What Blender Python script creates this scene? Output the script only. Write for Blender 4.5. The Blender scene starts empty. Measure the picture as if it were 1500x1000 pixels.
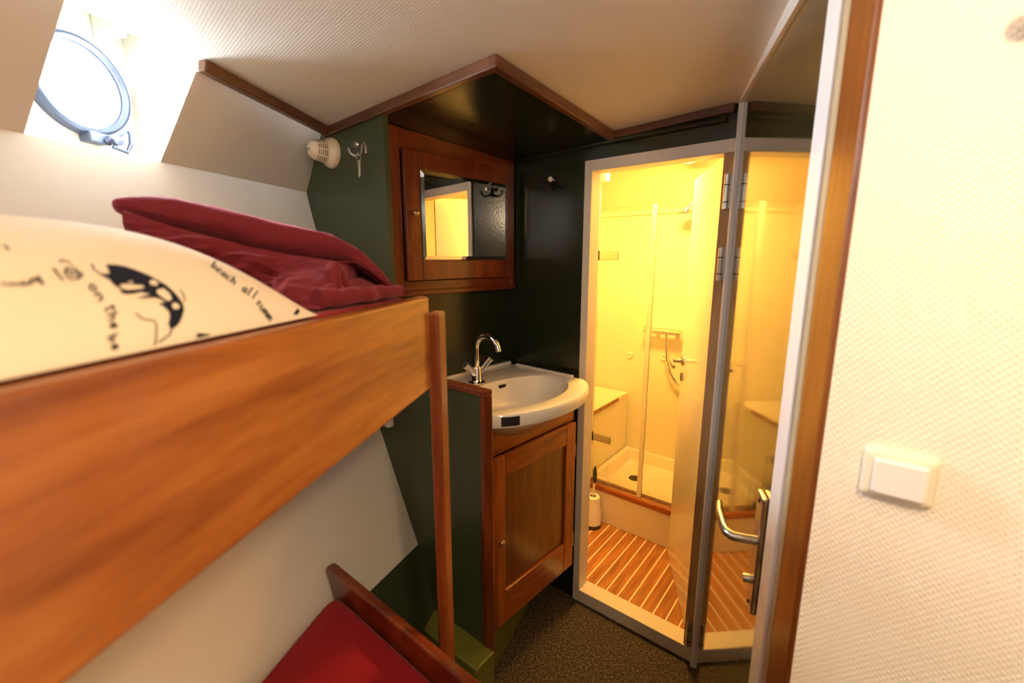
import bpy, bmesh, math, random
from mathutils import Vector, Matrix, noise
random.seed(4)
SC = bpy.context.scene
COL = SC.collection
PI = math.pi

# ------------------------------------------------------------------ frames
class Frame:
    """Wall-aligned coordinates: x along the wall to the right, y into the wall, z up."""
    def __init__(s, ox, oy, deg):
        s.o = Vector((ox, oy, 0)); s.a = math.radians(deg)
        s.M = Matrix.Translation(s.o) @ Matrix.Rotation(s.a, 4, 'Z')
    def w(s, x, y, z): return s.M @ Vector((x, y, z))
TF = Frame(.612, 1.345, -38.6)     # washroom wall, x = 0 at the hinge side of its opening
HK = Frame(-.369, 1.342, -38.6)    # green wall with the hook, and the partition below it
LF = Frame(-.074, 1.261, 47.4)     # front of the vanity
CF = Frame(.026, 1.813, 47.4)      # front of the mirror cabinet and the wall above the basin
PF = Frame(.636, 1.326, -107)      # cabin door
HF = Frame(0, 0, 80.1)             # ship's side and bunks: x along the bunk, y towards the side
SF = Frame(.3804, .4901, -38.6)    # wall with the light switch
BF = Frame(-.527, .590, 30.4)      # folded blanket
_d = math.radians(-38.6 + 117.4)
_lo = TF.w(-.023, .089, 0)
DF = Frame(_lo.x, _lo.y, -38.6 + 117.4)   # washroom door leaf, standing open
WF = Frame(0, 0, 0)

def ceil_z(x, y): return 1.82 - .06 * (y - 1.45)

# ------------------------------------------------------------------ mesh builder
class MB:
    def __init__(s, fr): s.fr = fr; s.bm = bmesh.new()
    def _tmp(s, t, smooth=False):
        me = bpy.data.meshes.new('t'); t.to_mesh(me); t.free()
        n0 = len(s.bm.faces); s.bm.from_mesh(me); bpy.data.meshes.remove(me)
        s.bm.faces.ensure_lookup_table()
        for f in s.bm.faces[n0:]: f.smooth = smooth
        return s
    def box(s, x0, x1, y0, y1, z0, z1, bev=0, seg=2):
        t = bmesh.new(); bmesh.ops.create_cube(t, size=1)
        for v in t.verts:
            v.co = Vector((x0 if v.co.x < 0 else x1, y0 if v.co.y < 0 else y1, z0 if v.co.z < 0 else z1))
        if bev: bmesh.ops.bevel(t, geom=t.edges[:], offset=bev, segments=seg, affect='EDGES', profile=.5)
        return s._tmp(t, False)
    def prism(s, pts, d, bev=0, seg=2, smooth=False):
        """Polygon pts (3D) pushed along vector d."""
        t = bmesh.new(); d = Vector(d)
        a = [t.verts.new(p) for p in pts]; b = [t.verts.new(Vector(p) + d) for p in pts]
        n = len(a)
        t.faces.new(a); t.faces.new(b[::-1])
        for i in range(n): t.faces.new((a[i], b[i], b[(i + 1) % n], a[(i + 1) % n]))
        bmesh.ops.recalc_face_normals(t, faces=t.faces[:])
        if bev: bmesh.ops.bevel(t, geom=t.edges[:], offset=bev, segments=seg, affect='EDGES', profile=.5)
        return s._tmp(t, smooth)
    def quad(s, pts):
        t = bmesh.new(); t.faces.new([t.verts.new(p) for p in pts]); return s._tmp(t)
    def tube(s, pts, r, seg=14, cap=True):
        t = bmesh.new(); P = [Vector(p) for p in pts]; n = len(P)
        R = r if isinstance(r, (list, tuple)) else [r] * n
        T = []
        for i in range(n):
            v = (P[min(i + 1, n - 1)] - P[max(i - 1, 0)]); T.append(v.normalized())
        up = Vector((0, 0, 1)) if abs(T[0].z) < .9 else Vector((1, 0, 0))
        u = T[0].cross(up).normalized(); rings = []
        for i in range(n):
            u = (u - T[i] * u.dot(T[i])).normalized(); w = T[i].cross(u)
            rings.append([t.verts.new(P[i] + (u * math.cos(2 * PI * k / seg) + w * math.sin(2 * PI * k / seg)) * R[i]) for k in range(seg)])
        for i in range(n - 1):
            for k in range(seg):
                t.faces.new((rings[i][k], rings[i][(k + 1) % seg], rings[i + 1][(k + 1) % seg], rings[i + 1][k]))
        if cap: t.faces.new(rings[0][::-1]); t.faces.new(rings[-1])
        bmesh.ops.recalc_face_normals(t, faces=t.faces[:])
        return s._tmp(t, True)
    def lathe(s, prof, c, axis=(0, 0, 1), seg=32):
        """prof: (radius, height) pairs along axis from point c."""
        ax = Vector(axis).normalized(); q = Vector((0, 0, 1)).rotation_difference(ax); c = Vector(c)
        t = bmesh.new(); rings = []
        for r, h in prof:
            if r < 1e-5: rings.append([t.verts.new(c + q @ Vector((0, 0, h)))])
            else: rings.append([t.verts.new(c + q @ Vector((r * math.cos(2 * PI * k / seg), r * math.sin(2 * PI * k / seg), h))) for k in range(seg)])
        for a, b in zip(rings, rings[1:]):
            for k in range(seg):
                k2 = (k + 1) % seg
                if len(a) == 1 and len(b) == 1: continue
                if len(a) == 1: t.faces.new((a[0], b[k2], b[k]))
                elif len(b) == 1: t.faces.new((a[k], a[k2], b[0]))
                else: t.faces.new((a[k], a[k2], b[k2], b[k]))
        bmesh.ops.recalc_face_normals(t, faces=t.faces[:])
        return s._tmp(t, True)
    def rings(s, rs, close=True, capa=False, capb=False, smooth=True):
        """Lofted rings of points."""
        t = bmesh.new(); V = [[t.verts.new(p) for p in r] for r in rs]
        for a, b in zip(V, V[1:]):
            n = len(a)
            for k in range(n if close else n - 1): t.faces.new((a[k], a[(k + 1) % n], b[(k + 1) % n], b[k]))
        if capa: t.faces.new(V[0][::-1])
        if capb: t.faces.new(V[-1])
        bmesh.ops.recalc_face_normals(t, faces=t.faces[:])
        return s._tmp(t, smooth)
    def mesh(s, name, inv):
        s.bm.transform(inv @ s.fr.M)
        me = bpy.data.meshes.new(name); s.bm.to_mesh(me); s.bm.free()
        return me

def sharpen(me, deg=35):
    """Smooth-shade round faces but keep corners crisp."""
    bm = bmesh.new(); bm.from_mesh(me)
    for e in bm.edges:
        if len(e.link_faces) == 2 and e.calc_face_angle(0) > math.radians(deg): e.smooth = False
    bm.to_mesh(me); bm.free()

def link(name, me, m, M, parent=None):
    o = bpy.data.objects.new(name, me); COL.objects.link(o)
    if m: me.materials.append(m)
    sharpen(me)
    if parent: o.parent = parent
    else: o.matrix_world = M
    return o

def tag(o, label=None, cat=None, group=None, kind=None):
    if label: o['label'] = label
    if cat: o['category'] = cat
    if group: o['group'] = group
    if kind: o['kind'] = kind
    return o

ANCH = {}
def thing(name, label, cat, fr, at, group=None, kind=None):
    o = bpy.data.objects.new(name, None); COL.objects.link(o); o.empty_display_size = .05
    M = fr.M @ Matrix.Translation(Vector(at)); o.matrix_world = M; ANCH[o.name] = M
    return tag(o, label, cat, group, kind)
def part(name, mb, m, parent, label=None):
    M = ANCH[parent.name]
    o = link(name, mb.mesh(name, M.inverted()), m, M, parent); ANCH[o.name] = M
    if label: o['label'] = label
    return o
def solo(name, mb, m, at, label, cat, group=None, kind=None):
    M = mb.fr.M @ Matrix.Translation(Vector(at))
    o = link(name, mb.mesh(name, M.inverted()), m, M); ANCH[o.name] = M
    return tag(o, label, cat, group, kind)
def struct(name, mb, m, label, cat, at=(0, 0, 0)): return solo(name, mb, m, at, label, cat, None, 'structure')

# ------------------------------------------------------------------ materials
def lin(h):
    h = h.lstrip('#'); c = [int(h[i:i + 2], 16) / 255 for i in (0, 2, 4)]
    return tuple((v / 12.92 if v <= .04045 else ((v + .055) / 1.055) ** 2.4) for v in c) + (1,)
class Mat:
    def __init__(s, name):
        s.m = bpy.data.materials.new(name); s.m.use_nodes = True
        s.N = s.m.node_tree.nodes; s.L = s.m.node_tree.links; s.b = s.N['Principled BSDF']; s.out = s.N['Material Output']
    def n(s, t, **k):
        o = s.N.new(t)
        for a, v in k.items():
            if a.startswith('i_'): o.inputs[int(a[2:]) if a[2:].isdigit() else a[2:].replace('_', ' ')].default_value = v
            else: setattr(o, a, v)
        return o
    def l(s, a, b): s.L.new(a, b)
    def set(s, **k):
        for a, v in k.items(): s.b.inputs[a.replace('_', ' ')].default_value = v
        return s
    def coords(s, scale=(1, 1, 1), which='Object', rot=(0, 0, 0)):
        c = s.n('ShaderNodeTexCoord'); mp = s.n('ShaderNodeMapping'); mp.inputs['Scale'].default_value = scale
        mp.inputs['Rotation'].default_value = rot
        s.l(c.outputs[which], mp.inputs['Vector']); return mp.outputs['Vector']
    def bump(s, h, st=.3, dist=.01):
        b = s.n('ShaderNodeBump'); b.inputs['Strength'].default_value = st; b.inputs['Distance'].default_value = dist
        s.l(h, b.inputs['Height']); s.l(b.outputs['Normal'], s.b.inputs['Normal']); return s
def ramp(M, fac, stops):
    r = M.n('ShaderNodeValToRGB'); e = r.color_ramp.elements
    while len(e) < len(stops): e.new(.5)
    for k, (p, c) in enumerate(stops): e[k].position = p; e[k].color = c if not isinstance(c, str) else lin(c)
    M.l(fac, r.inputs['Fac']); return r.outputs['Color']

def plain(name, col, rough=.5, metal=0., coat=0., bump=0., bscale=60, spec=.5):
    M = Mat(name); M.set(Base_Color=lin(col) if isinstance(col, str) else col, Roughness=rough, Metallic=metal, Coat_Weight=coat, Coat_Roughness=.08)
    M.b.inputs['Specular IOR Level'].default_value = spec
    v = M.coords()
    nz = M.n('ShaderNodeTexNoise'); nz.inputs['Scale'].default_value = bscale; nz.inputs['Detail'].default_value = 3
    M.l(v, nz.inputs['Vector'])
    # slight tone variation belongs to every painted surface
    mx = M.n('ShaderNodeMix', data_type='RGBA', blend_type='MULTIPLY'); mx.inputs[0].default_value = .10
    mx.inputs[6].default_value = M.b.inputs['Base Color'].default_value
    n2 = M.n('ShaderNodeTexNoise'); n2.inputs['Scale'].default_value = 5; M.l(v, n2.inputs['Vector'])
    M.l(n2.outputs['Color'], mx.inputs[7])
    if not metal: M.l(mx.outputs[2], M.b.inputs['Base Color'])
    if bump: M.bump(nz.outputs['Fac'], bump, .004)
    return M.m

def wood(name, c0, c1, c2, axis, scale=1., rough=.3, coat=.3, contrast=1.):
    M = Mat(name); M.set(Roughness=rough, Coat_Weight=coat, Coat_Roughness=.12)
    sc = {'x': (1.6, 14, 14), 'y': (14, 1.6, 14), 'z': (14, 14, 1.6)}[axis]
    sc = tuple(v * scale for v in sc)
    v = M.coords(sc)
    a = M.n('ShaderNodeTexNoise'); a.inputs['Scale'].default_value = 1.; a.inputs['Detail'].default_value = 5; a.inputs['Distortion'].default_value = .6
    M.l(v, a.inputs['Vector'])
    f = M.n('ShaderNodeTexNoise'); f.inputs['Scale'].default_value = 7.; f.inputs['Detail'].default_value = 4; M.l(v, f.inputs['Vector'])
    mx = M.n('ShaderNodeMath', operation='MULTIPLY_ADD'); M.l(f.outputs['Fac'], mx.inputs[0]); mx.inputs[1].default_value = .35; M.l(a.outputs['Fac'], mx.inputs[2])
    col = ramp(M, mx.outputs[0], [(.42, c0), (.66, c1), (.9, c2)])
    M.l(col, M.b.inputs['Base Color'])
    M.bump(mx.outputs[0], .05, .003)
    return M.m

def wallpaper(name, col, st, sc, rot):
    """Woven-look textured wall vinyl."""
    M = Mat(name); M.set(Base_Color=lin(col), Roughness=.55)
    ws = []
    for sg in (1, -1):
        v = M.coords((1, 1, 1), 'Object', tuple(sg * r_ for r_ in rot))
        w = M.n('ShaderNodeTexWave', wave_type='BANDS', bands_direction='X'); w.inputs['Scale'].default_value = sc * (1 if sg > 0 else .8)
        w.inputs['Distortion'].default_value = 1.5; w.inputs['Detail'].default_value = 2; w.inputs['Detail Scale'].default_value = 3
        M.l(v, w.inputs['Vector']); ws.append(w)
    m2 = M.n('ShaderNodeMath', operation='MULTIPLY'); M.l(ws[0].outputs['Fac'], m2.inputs[0]); M.l(ws[1].outputs['Fac'], m2.inputs[1])
    M.bump(m2.outputs[0], st, .0016)
    return M.m

BOARD = wood('varnished_mahogany_board', '#6f3414', '#a05c28', '#bb7a3c', 'x', 1.0, .34, .3)
MAHX = wood('mahogany_along', '#46180a', '#6b2a0e', '#8a4318', 'x', 1.4, .28, .4)
MAHZ = wood('mahogany_upright', '#46180a', '#6b2a0e', '#8a4318', 'z', 1.4, .28, .4)
MAHY = wood('mahogany_deep', '#46180a', '#6b2a0e', '#8a4318', 'y', 1.4, .28, .4)
POST = wood('post_wood', '#602b10', '#843f1a', '#9c5624', 'z', 1.2, .35, .25)
VANZ = wood('vanity_wood_upright', '#6a2c0a', '#8f4410', '#a85a1c', 'z', 1.5, .25, .45)
VANX = wood('vanity_wood_rail', '#6a2c0a', '#8f4410', '#a85a1c', 'x', 1.5, .25, .45)
PANEL = wood('vanity_panel_wood', '#5a2c0c', '#6f3c12', '#825018', 'z', 1.8, .3, .3)
TRIM = wood('trim_wood', '#48261a', '#68402a', '#7f5234', 'x', 1.3, .3, .3)
CASE = wood('casing_wood', '#6c330c', '#8f4d14', '#a8641f', 'z', 1.6, .4, .2)
RAWW = wood('raw_edge_wood', '#a07a4a', '#b8925e', '#c8a470', 'z', 2, .6, 0)
GREEN = plain('dark_green_paint', '#3c4631', .32, bump=.05)
DGREEN = plain('dark_green_gloss_paint', '#1f2616', .2, bump=.10, bscale=90)
OLIVE = plain('olive_gloss_paint', '#6c6c26', .25, bump=.05)
WHITEP = plain('white_hull_paint', '#e6e0d6', .45, bump=.06, bscale=25)
CEILM = wallpaper('ceiling_vinyl', '#ebe5d9', .24, 62, (0, 0, .8))
WALLM = wallpaper('textured_wall_vinyl', '#f1e8d4', .42, 66, (0, .75, 0))
FRAMEP = plain('cream_frame_paint', '#d9d0c2', .35)
WFRAME = plain('white_frame_paint', '#f4f1ec', .3)
WGLOSS = plain('white_gloss_laminate', '#f0e8d2', .12, coat=.3)
LAVW = plain('white_shower_panel', '#f0e6c8', .22)
CHROME = plain('chrome', '#e8e8ea', .08, 1.)
STEEL = plain('satin_steel', '#b9b4ac', .3, 1.)
BRASS = plain('old_brass', '#c9b48a', .3, 1.)
IRON = plain('dark_iron', '#26231f', .4, .6)
CERAM = plain('white_ceramic', '#ece7dd', .1, coat=.4)
BLACK = plain('black_tape', '#17171a', .5)
PLAST = plain('cream_plastic', '#efe3c8', .35)
SWITCH = plain('white_plastic', '#f1ece4', .3)
DARKG = plain('dark_plastic', '#3a3428', .5)
GREYM = plain('grey_alloy', '#566078', .4, .6)

def fabric(name, col, rough=.9, sheen=.3, bs=600, st=.15, tint='#ffffff'):
    M = Mat(name); M.set(Base_Color=lin(col), Roughness=rough, Sheen_Weight=sheen, Sheen_Roughness=.4); M.b.inputs['Sheen Tint'].default_value = lin(tint)
    M.b.inputs['Specular IOR Level'].default_value = .2
    v = M.coords(); nz = M.n('ShaderNodeTexNoise'); nz.inputs['Scale'].default_value = bs; nz.inputs['Detail'].default_value = 2; M.l(v, nz.inputs['Vector'])
    M.bump(nz.outputs['Fac'], st, .002); return M.m
REDM = fabric('red_mattress_cover', '#8e1420', .85, .15)
VELV = fabric('maroon_velour', '#6a1f26', .85, .5, 300, .25, '#f08a9c')
COTTON = fabric('cream_cotton', '#e4d6c0', .9, .1)
INK = fabric('navy_print', '#1c2030', .9, 0)

def carpet():
    M = Mat('brown_carpet'); M.set(Roughness=.95)
    v = M.coords(); a = M.n('ShaderNodeTexNoise'); a.inputs['Scale'].default_value = 130; a.inputs['Detail'].default_value = 4; M.l(v, a.inputs['Vector'])
    M.l(ramp(M, a.outputs['Fac'], [(.36, '#211b13'), (.52, '#40362a'), (.68, '#665842')]), M.b.inputs['Base Color'])
    M.bump(a.outputs['Fac'], .8, .006); return M.m
CARPET = carpet()

def teak():
    """Teak planks with pale caulked seams every 5 cm."""
    M = Mat('teak_planks'); M.set(Roughness=.4)
    c = M.n('ShaderNodeTexCoord'); sp = M.n('ShaderNodeSeparateXYZ'); M.l(c.outputs['Object'], sp.inputs[0])
    mo = M.n('ShaderNodeMath', operation='PINGPONG'); M.l(sp.outputs['X'], mo.inputs[0]); mo.inputs[1].default_value = .025
    lt = M.n('ShaderNodeMath', operation='LESS_THAN'); M.l(mo.outputs[0], lt.inputs[0]); lt.inputs[1].default_value = .0026
    v = M.coords((30, 3, 10)); a = M.n('ShaderNodeTexNoise'); a.inputs['Scale'].default_value = 2; a.inputs['Detail'].default_value = 5; M.l(v, a.inputs['Vector'])
    col = ramp(M, a.outputs['Fac'], [(.3, '#8a5528'), (.55, '#a86c36'), (.8, '#bf8446')])
    mx = M.n('ShaderNodeMix', data_type='RGBA'); M.l(lt.outputs[0], mx.inputs[0]); M.l(col, mx.inputs[6]); mx.inputs[7].default_value = lin('#e6dcc2')
    M.l(mx.outputs[2], M.b.inputs['Base Color']); return M.m
TEAK = teak()

def thin_glass(name, tint=(1, 1, 1, 1), gl=.08):
    M = Mat(name); N = M.N; N.remove(M.b)
    t = M.n('ShaderNodeBsdfTransparent'); t.inputs[0].default_value = tint
    g = M.n('ShaderNodeBsdfGlossy'); g.inputs['Roughness'].default_value = .02
    fr = M.n('ShaderNodeFresnel'); fr.inputs['IOR'].default_value = 1.45
    mx = M.n('ShaderNodeMixShader'); M.l(fr.outputs[0], mx.inputs[0]); M.l(t.outputs[0], mx.inputs[1]); M.l(g.outputs[0], mx.inputs[2])
    M.l(mx.outputs[0], M.out.inputs['Surface']); return M.m
GLASS = thin_glass('clear_glass'); SHOWERG = thin_glass('shower_glass', (.97, .98, .96, 1))
MIRROR = plain('mirror_silver', '#e6e6e6', .01, 1.)

def gloss_door():
    M = Mat('dark_varnished_door'); M.set(Base_Color=lin('#3a3418'), Roughness=.10, Coat_Weight=1.0, Coat_Roughness=.05)
    M.b.inputs['IOR'].default_value = 1.65
    v = M.coords((9, 9, .7)); a = M.n('ShaderNodeTexNoise'); a.inputs['Scale'].default_value = 1.6; a.inputs['Detail'].default_value = 2; M.l(v, a.inputs['Vector'])
    M.bump(a.outputs['Fac'], .10, .006); return M.m
DOORM = gloss_door()
def lamp_glass(name, col, st):
    M = Mat(name); M.set(Base_Color=(1, 1, 1, 1), Roughness=.4); M.b.inputs['Emission Color'].default_value = col; M.b.inputs['Emission Strength'].default_value = st; return M.m

# ------------------------------------------------------------------ the room shell
mb = MB(WF); P = [(-1.4, -1.6, 0), (1.6, -1.6, 0), (1.6, .2, 0), TF.w(.05, .0, 0), TF.w(-.9, .0, 0), (-1.2, 2.3, 0)]
mb.prism(P, (0, 0, -.05)); struct('floor', mb, CARPET, 'dark brown flecked carpet on the cabin floor', 'floor')

mb = MB(WF)
def cz(p): return (p[0], p[1], ceil_z(p[0], p[1]))
t = [HF.w(1.56, .825, 0), HF.w(.99, .866, 0), HF.w(.99, .90, 0), HF.w(.70, .918, 0), HF.w(.70, .889, 0), HF.w(-2.0, 1.09, 0), (1.6, -1.6, 0), (1.6, .3, 0), TF.w(.25, -.0, 0), TF.w(-.8, .0, 0)]
mb.prism([cz(p) for p in t], (0, 0, .03)); struct('ceiling', mb, CEILM, 'off white ceiling lined with textured vinyl', 'ceiling')

def hy(x): return -.08 * (x - 1.40)
# ship's side: lower panel, knuckle, upper panel with the porthole recess
prof = [(.652, .817), (.968, 1.505), (1.002, 1.632)]
mb = MB(HF); x0, x1 = -2.0, 1.56
def hq(xa, xb, za, ya, zb, yb, zza=None, zzb=None):
    mb.quad([(xa, ya + hy(xa), za), (xb, ya + hy(xb), za), (xb, yb + hy(xb), zb), (xa, yb + hy(xa), zb)])
z_e = lambda x: .484 + (1.213 - x) * .127
y_at = lambda z: .511 + (z - .484) * (.968 - .511) / (1.505 - .484)
XS = [x0, -.8, 0, .5, .9, 1.213, x1]
for a, b in zip(XS, XS[1:]):
    za, zb = max(.2, z_e(a)), z_e(b)
    cur = []
    for x, zl in ((a, za), (b, zb)):
        q = [Vector((x, y_at(zl) + hy(x), zl)), Vector((x, y_at(1.15) + hy(x), 1.15))]
        p0, p1, p2 = q[1], Vector((x, y_at(1.48) + .006 + hy(x), 1.48)), Vector((x, 1.002 + hy(x), 1.632))
        q += [(1 - t_) ** 2 * p0 + 2 * t_ * (1 - t_) * p1 + t_ ** 2 * p2 for t_ in [k / 10 for k in range(1, 11)]]
        cur.append(q)
    mb.rings(cur, close=False)
XL, XR = .715, .968     # recess sides on the panel
def up(x, t): # point on the upper panel, t 0 at the knuckle, 1 at the ceiling
    y0, y1 = 1.002 + hy(x), .848 + hy(x); zt = 1.86 
    return (x, y0 + (y1 - y0) * t, 1.632 + (zt - 1.632) * t)
for a, b in ((x0, XL), (XR, x1)): mb.quad([up(a, 0), up(b, 0), up(b, 1), up(a, 1)])
# recess: sill, splayed sides, plating behind
XLb, XRb, YB = .66, 1.075, 1.215
mb.quad([up(XL, 0), up(XR, 0), (XRb, YB, 1.65), (XLb, YB, 1.65)])
mb.quad([up(XR, 0), up(XR, 1), (XR, .87, 2.0), (XRb, YB, 2.0), (XRb, YB, 1.65)])
mb.quad([up(XL, 0), up(XL, 1), (XL, .89, 2.0), (XLb, YB, 2.0), (XLb, YB, 1.65)])
mb.quad([(XL - .05, .80, 2.0), (XRb, .80, 2.0), (XRb, YB, 2.0), (XLb, YB, 2.0)])
# plating with a round hole
PX, PZ, PR = .945, 1.805, .098
t = bmesh.new(); n = 48
inn = [t.verts.new((PX + PR * math.cos(2 * PI * k / n), YB, PZ + PR * math.sin(2 * PI * k / n))) for k in range(n)]
def sqp(a):
    c, s_ = math.cos(a), math.sin(a); k = 1e9
    for d, lo, hi, o in ((c, XLb, XRb, PX), (s_, 1.65, 2.0, PZ)):
        if abs(d) > 1e-6: k = min(k, ((hi if d > 0 else lo) - o) / d)
    return (PX + c * k, YB, PZ + s_ * k)
out = [t.verts.new(sqp(2 * PI * k / n)) for k in range(n)]
inn2 = [t.verts.new((v.co.x, YB + .05, v.co.z)) for v in inn]
for k in range(n):
    k2 = (k + 1) % n
    t.faces.new((inn[k], inn[k2], out[k2], out[k])); t.faces.new((inn[k], inn[k2], inn2[k2], inn2[k]))
mb._tmp(t)
hull = struct('wall_left', mb, WHITEP, "white painted ship's side wall with a porthole recess", 'wall')

mb = MB(HF)
for a, b in zip(XS, XS[1:]):
    za, zb = max(.2, z_e(a)), z_e(b)
    mb.quad([(a, y_at(za) + hy(a), za), (b, y_at(zb) + hy(b), zb), (b, .34 + hy(b), 0), (a, .34 + hy(a), 0)])
struct('wall_left_base', mb, GREEN, "dark green lower strip of the ship's side below the white panel", 'wall')

# deck beam seen in the recess
mb = MB(HF); mb.box(XLb, XRb - .03, 1.10, 1.13, 1.945, 2.0); mb.box(1.0, 1.012, 1.13, 1.21, 1.93, 2.0)
struct('trim_9', mb, plain('pale_green_steel_paint', '#d4ddc8', .4), 'pale green steel deck beam above the porthole', 'beam')

# green wall with the hook + partition beside the vanity (one plane)
mb = MB(HK); D = .018
def zc_at(fr, x, y=0):
    p = fr.w(x, y, 0); return ceil_z(p.x, p.y)
mb.prism([(-.75, 0, 0), (.004, 0, 0), (.004, 0, zc_at(HK, .004)), (-.75, 0, zc_at(HK, -.75))], (0, D, 0))
mb.prism([(.004, 0, 0), (.366, 0, 0), (.366, 0, 1.045), (.004, 0, 1.045)], (0, D, 0))
struct('wall_green', mb, GREEN, 'dark green painted end wall with a hook and a vent, its lower part a partition beside the basin', 'wall')
mb = MB(HK); mb.box(.010, .386, -.006, D + .008, 1.045, 1.062, .004); struct('trim_1', mb, MAHX, 'mahogany capping along the top of the green partition by the basin', 'trim')
mb = MB(HK); mb.box(.366, .386, -.006, D + .008, 0, 1.0449, .004); struct('trim_2', mb, MAHZ, 'upright mahogany edge strip of the green partition by the basin', 'trim')
# low green plinth box
mb = MB(HK); mb.box(-.35, .408, -.078, -.0002, 0, .285, .004); struct('trim_3', mb, OLIVE, 'low olive green plinth box at the foot of the green wall', 'plinth')

# wall behind the basin
mb = MB(CF); zt = 1.9
mb.prism([(-.60, .037, 0), (.02, .037, 0), (.02, .037, zt), (-.60, .037, zt)], (0, .3, 0)); struct('wall_basin', mb, DGREEN, 'dark green wall behind the basin', 'wall')

# washroom wall with its opening
mb = MB(TF)
zt = 1.86
mb.prism([(-.452, 0, 0), (-.452, 0, zt), (-.80, 0, zt), (-.80, 0, 0)], (0, .04, 0))
mb.prism([(-.452, 0, 1.735), (.06, 0, 1.735), (.06, 0, zt), (-.452, 0, zt)], (0, .04, 0))
mb.prism([(.029, .001, 0), (.06, .001, 0), (.06, .001, 1.735), (.029, .001, 1.735)], (0, .039, 0))
struct('wall_washroom', mb, DGREEN, 'glossy dark green wall around the washroom opening', 'wall')
fr = thing('trim_4', 'cream painted door frame around the yellow lit washroom opening', 'door frame', TF, (-.22, 0, 0), None, 'structure')
mb = MB(TF); mb.box(-.452, -.423, -.008, .06, 0, 1.735, .002); part('jamb', mb, FRAMEP, fr)
mb = MB(TF); mb.box(-.001, .0285, -.002, .038, .0552, 1.6978, .001); part('hinge_jamb', mb, RAWW, fr, 'bare wooden hinge jamb')
mb = MB(TF); mb.box(-.4229, .0285, -.008, .06, 1.698, 1.735, .002); part('header', mb, FRAMEP, fr)
mb = MB(TF); mb.box(-.4229, .0285, -.008, .062, 0, .055, .003); part('sill', mb, FRAMEP, fr)

# ceiling trims and the lowered soffit over the basin
def strip(fr, xa, xb, ya, yb, drop0, drop1, name, m, label, frz=None):
    mb = MB(fr)
    za, zb = zc_at(fr, xa, ya), zc_at(fr, xb, ya)
    mb.prism([(xa, ya, za - drop0), (xb, ya, zb - drop0), (xb, ya, zb - drop1), (xa, ya, za - drop1)], (0, yb - ya, 0), .003)
    return struct(name, mb, m, label, 'trim')
strip(HK, -.30, .424, -.012, .012, .001, .028, 'trim_5', TRIM, 'mahogany ceiling trim above the green wall, up to the corner of the soffit')
pa, pb = HK.w(.424, 0, 0), TF.w(-.352, -.004, 0); dv = pb - pa
FF = Frame(pa.x, pa.y, math.degrees(math.atan2(dv.y, dv.x))); fl = dv.length
strip(FF, -.012, fl, -.012, .012, .001, .028, 'trim_6', TRIM, 'mahogany ceiling trim from the soffit corner to the washroom wall')
strip(TF, -.36, .02, -.016, -.001, .001, .024, 'trim_7', TRIM, 'mahogany ceiling trim above the washroom opening')
mb = MB(HF)
def cw(x, y): p = HF.w(x, y, 0); return ceil_z(p.x, p.y)
a, b = (.952, .874), (1.40, .842)
mb.prism([(a[0], a[1] - .012, cw(*a) - .001), (b[0], b[1] - .012, cw(*b) - .001), (b[0], b[1] - .006, cw(*b) - .026), (a[0], a[1] - .006, cw(*a) - .026)], (0, .022, 0), .003)
struct('trim_8', mb, TRIM, 'dark mahogany trim between the ceiling and the sloping white panel', 'trim')
mb = MB(WF)
S = [HK.w(-.02, .019, 0), HK.w(.412, .013, 0), FF.w(fl, .013, 0), TF.w(-.80, -.002, 0), CF.w(-.61, .003, 0)]
mb.prism([(p.x, p.y, ceil_z(p.x, p.y) - .025) for p in S], (0, 0, .02)); struct('ceiling_soffit', mb, DGREEN, 'dark green lowered ceiling panel over the basin corner', 'ceiling')
mb = MB(TF); mb.tube([(-.745, -.010, 1.772), (-.36, -.010, 1.786), (0, -.010, 1.790)], .007, 10)
struct('trim_10', mb, DGREEN, 'thin dark green moulding under the ceiling on the washroom wall', 'moulding')

# ------------------------------------------------------------------ cabin door on the right
dr = thing('door_1', 'glossy dark cabin door with a lever handle, reflecting the yellow washroom', 'door', PF, (.34, 0, 0), None, 'structure')
mb = MB(PF); mb.box(.030, .680, .004, .044, .012, 1.818, .002); part('leaf', mb, DOORM, dr)
mb = MB(PF); zA, zB = zc_at(PF, 0), zc_at(PF, .9)
mb.box(.006, .0285, -.006, .05, 0, 1.8203, .002); part('frame_stile', mb, WFRAME, dr)
mb = MB(PF); mb.box(.682, .732, -.006, .05, 0, 1.8203, .002); part('frame_stile', mb, WFRAME, dr)
mb = MB(PF); mb.prism([(.006, -.006, 1.8205), (.732, -.006, 1.8205), (.732, -.006, zB + .002), (.006, -.006, zA + .002)], (0, .056, 0)); part('frame_head', mb, WFRAME, dr)
def hinge(zc, parent):
    mb = MB(PF); mb.tube([(.006, -.018, zc - .048), (.006, -.018, zc + .048)], .008, 12)
    mb.box(-.006, .008, -.017, -.0065, zc - .046, zc + .046); h = part('hinge', mb, STEEL, parent)
    mb = MB(PF)
    for dz in (-.03, .018): mb.tube([(.006, -.018, zc + dz), (.006, -.018, zc + dz + .003)], .0085, 12)
    part('knuckle_gap', mb, IRON, h)
for zc in (1.590, 1.385, .115): hinge(zc, dr)
mb = MB(PF); mb.prism([(.606, .004, .752), (.648, .004, .752), (.648, .004, .985), (.606, .004, .985)], (0, -.010, 0), .003)
pl = part('handle_plate', mb, STEEL, dr, 'satin steel handle plate')
mb = MB(PF); mb.tube([(.626, -.004, .892), (.626, -.030, .892), (.624, -.044, .892), (.614, -.052, .892), (.596, -.055, .893), (.55, -.056, .896), (.518, -.052, .898)], [.0085, .0085, .0088, .0088, .008, .0072, .006], 14)
part('lever', mb, STEEL, pl)
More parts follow.
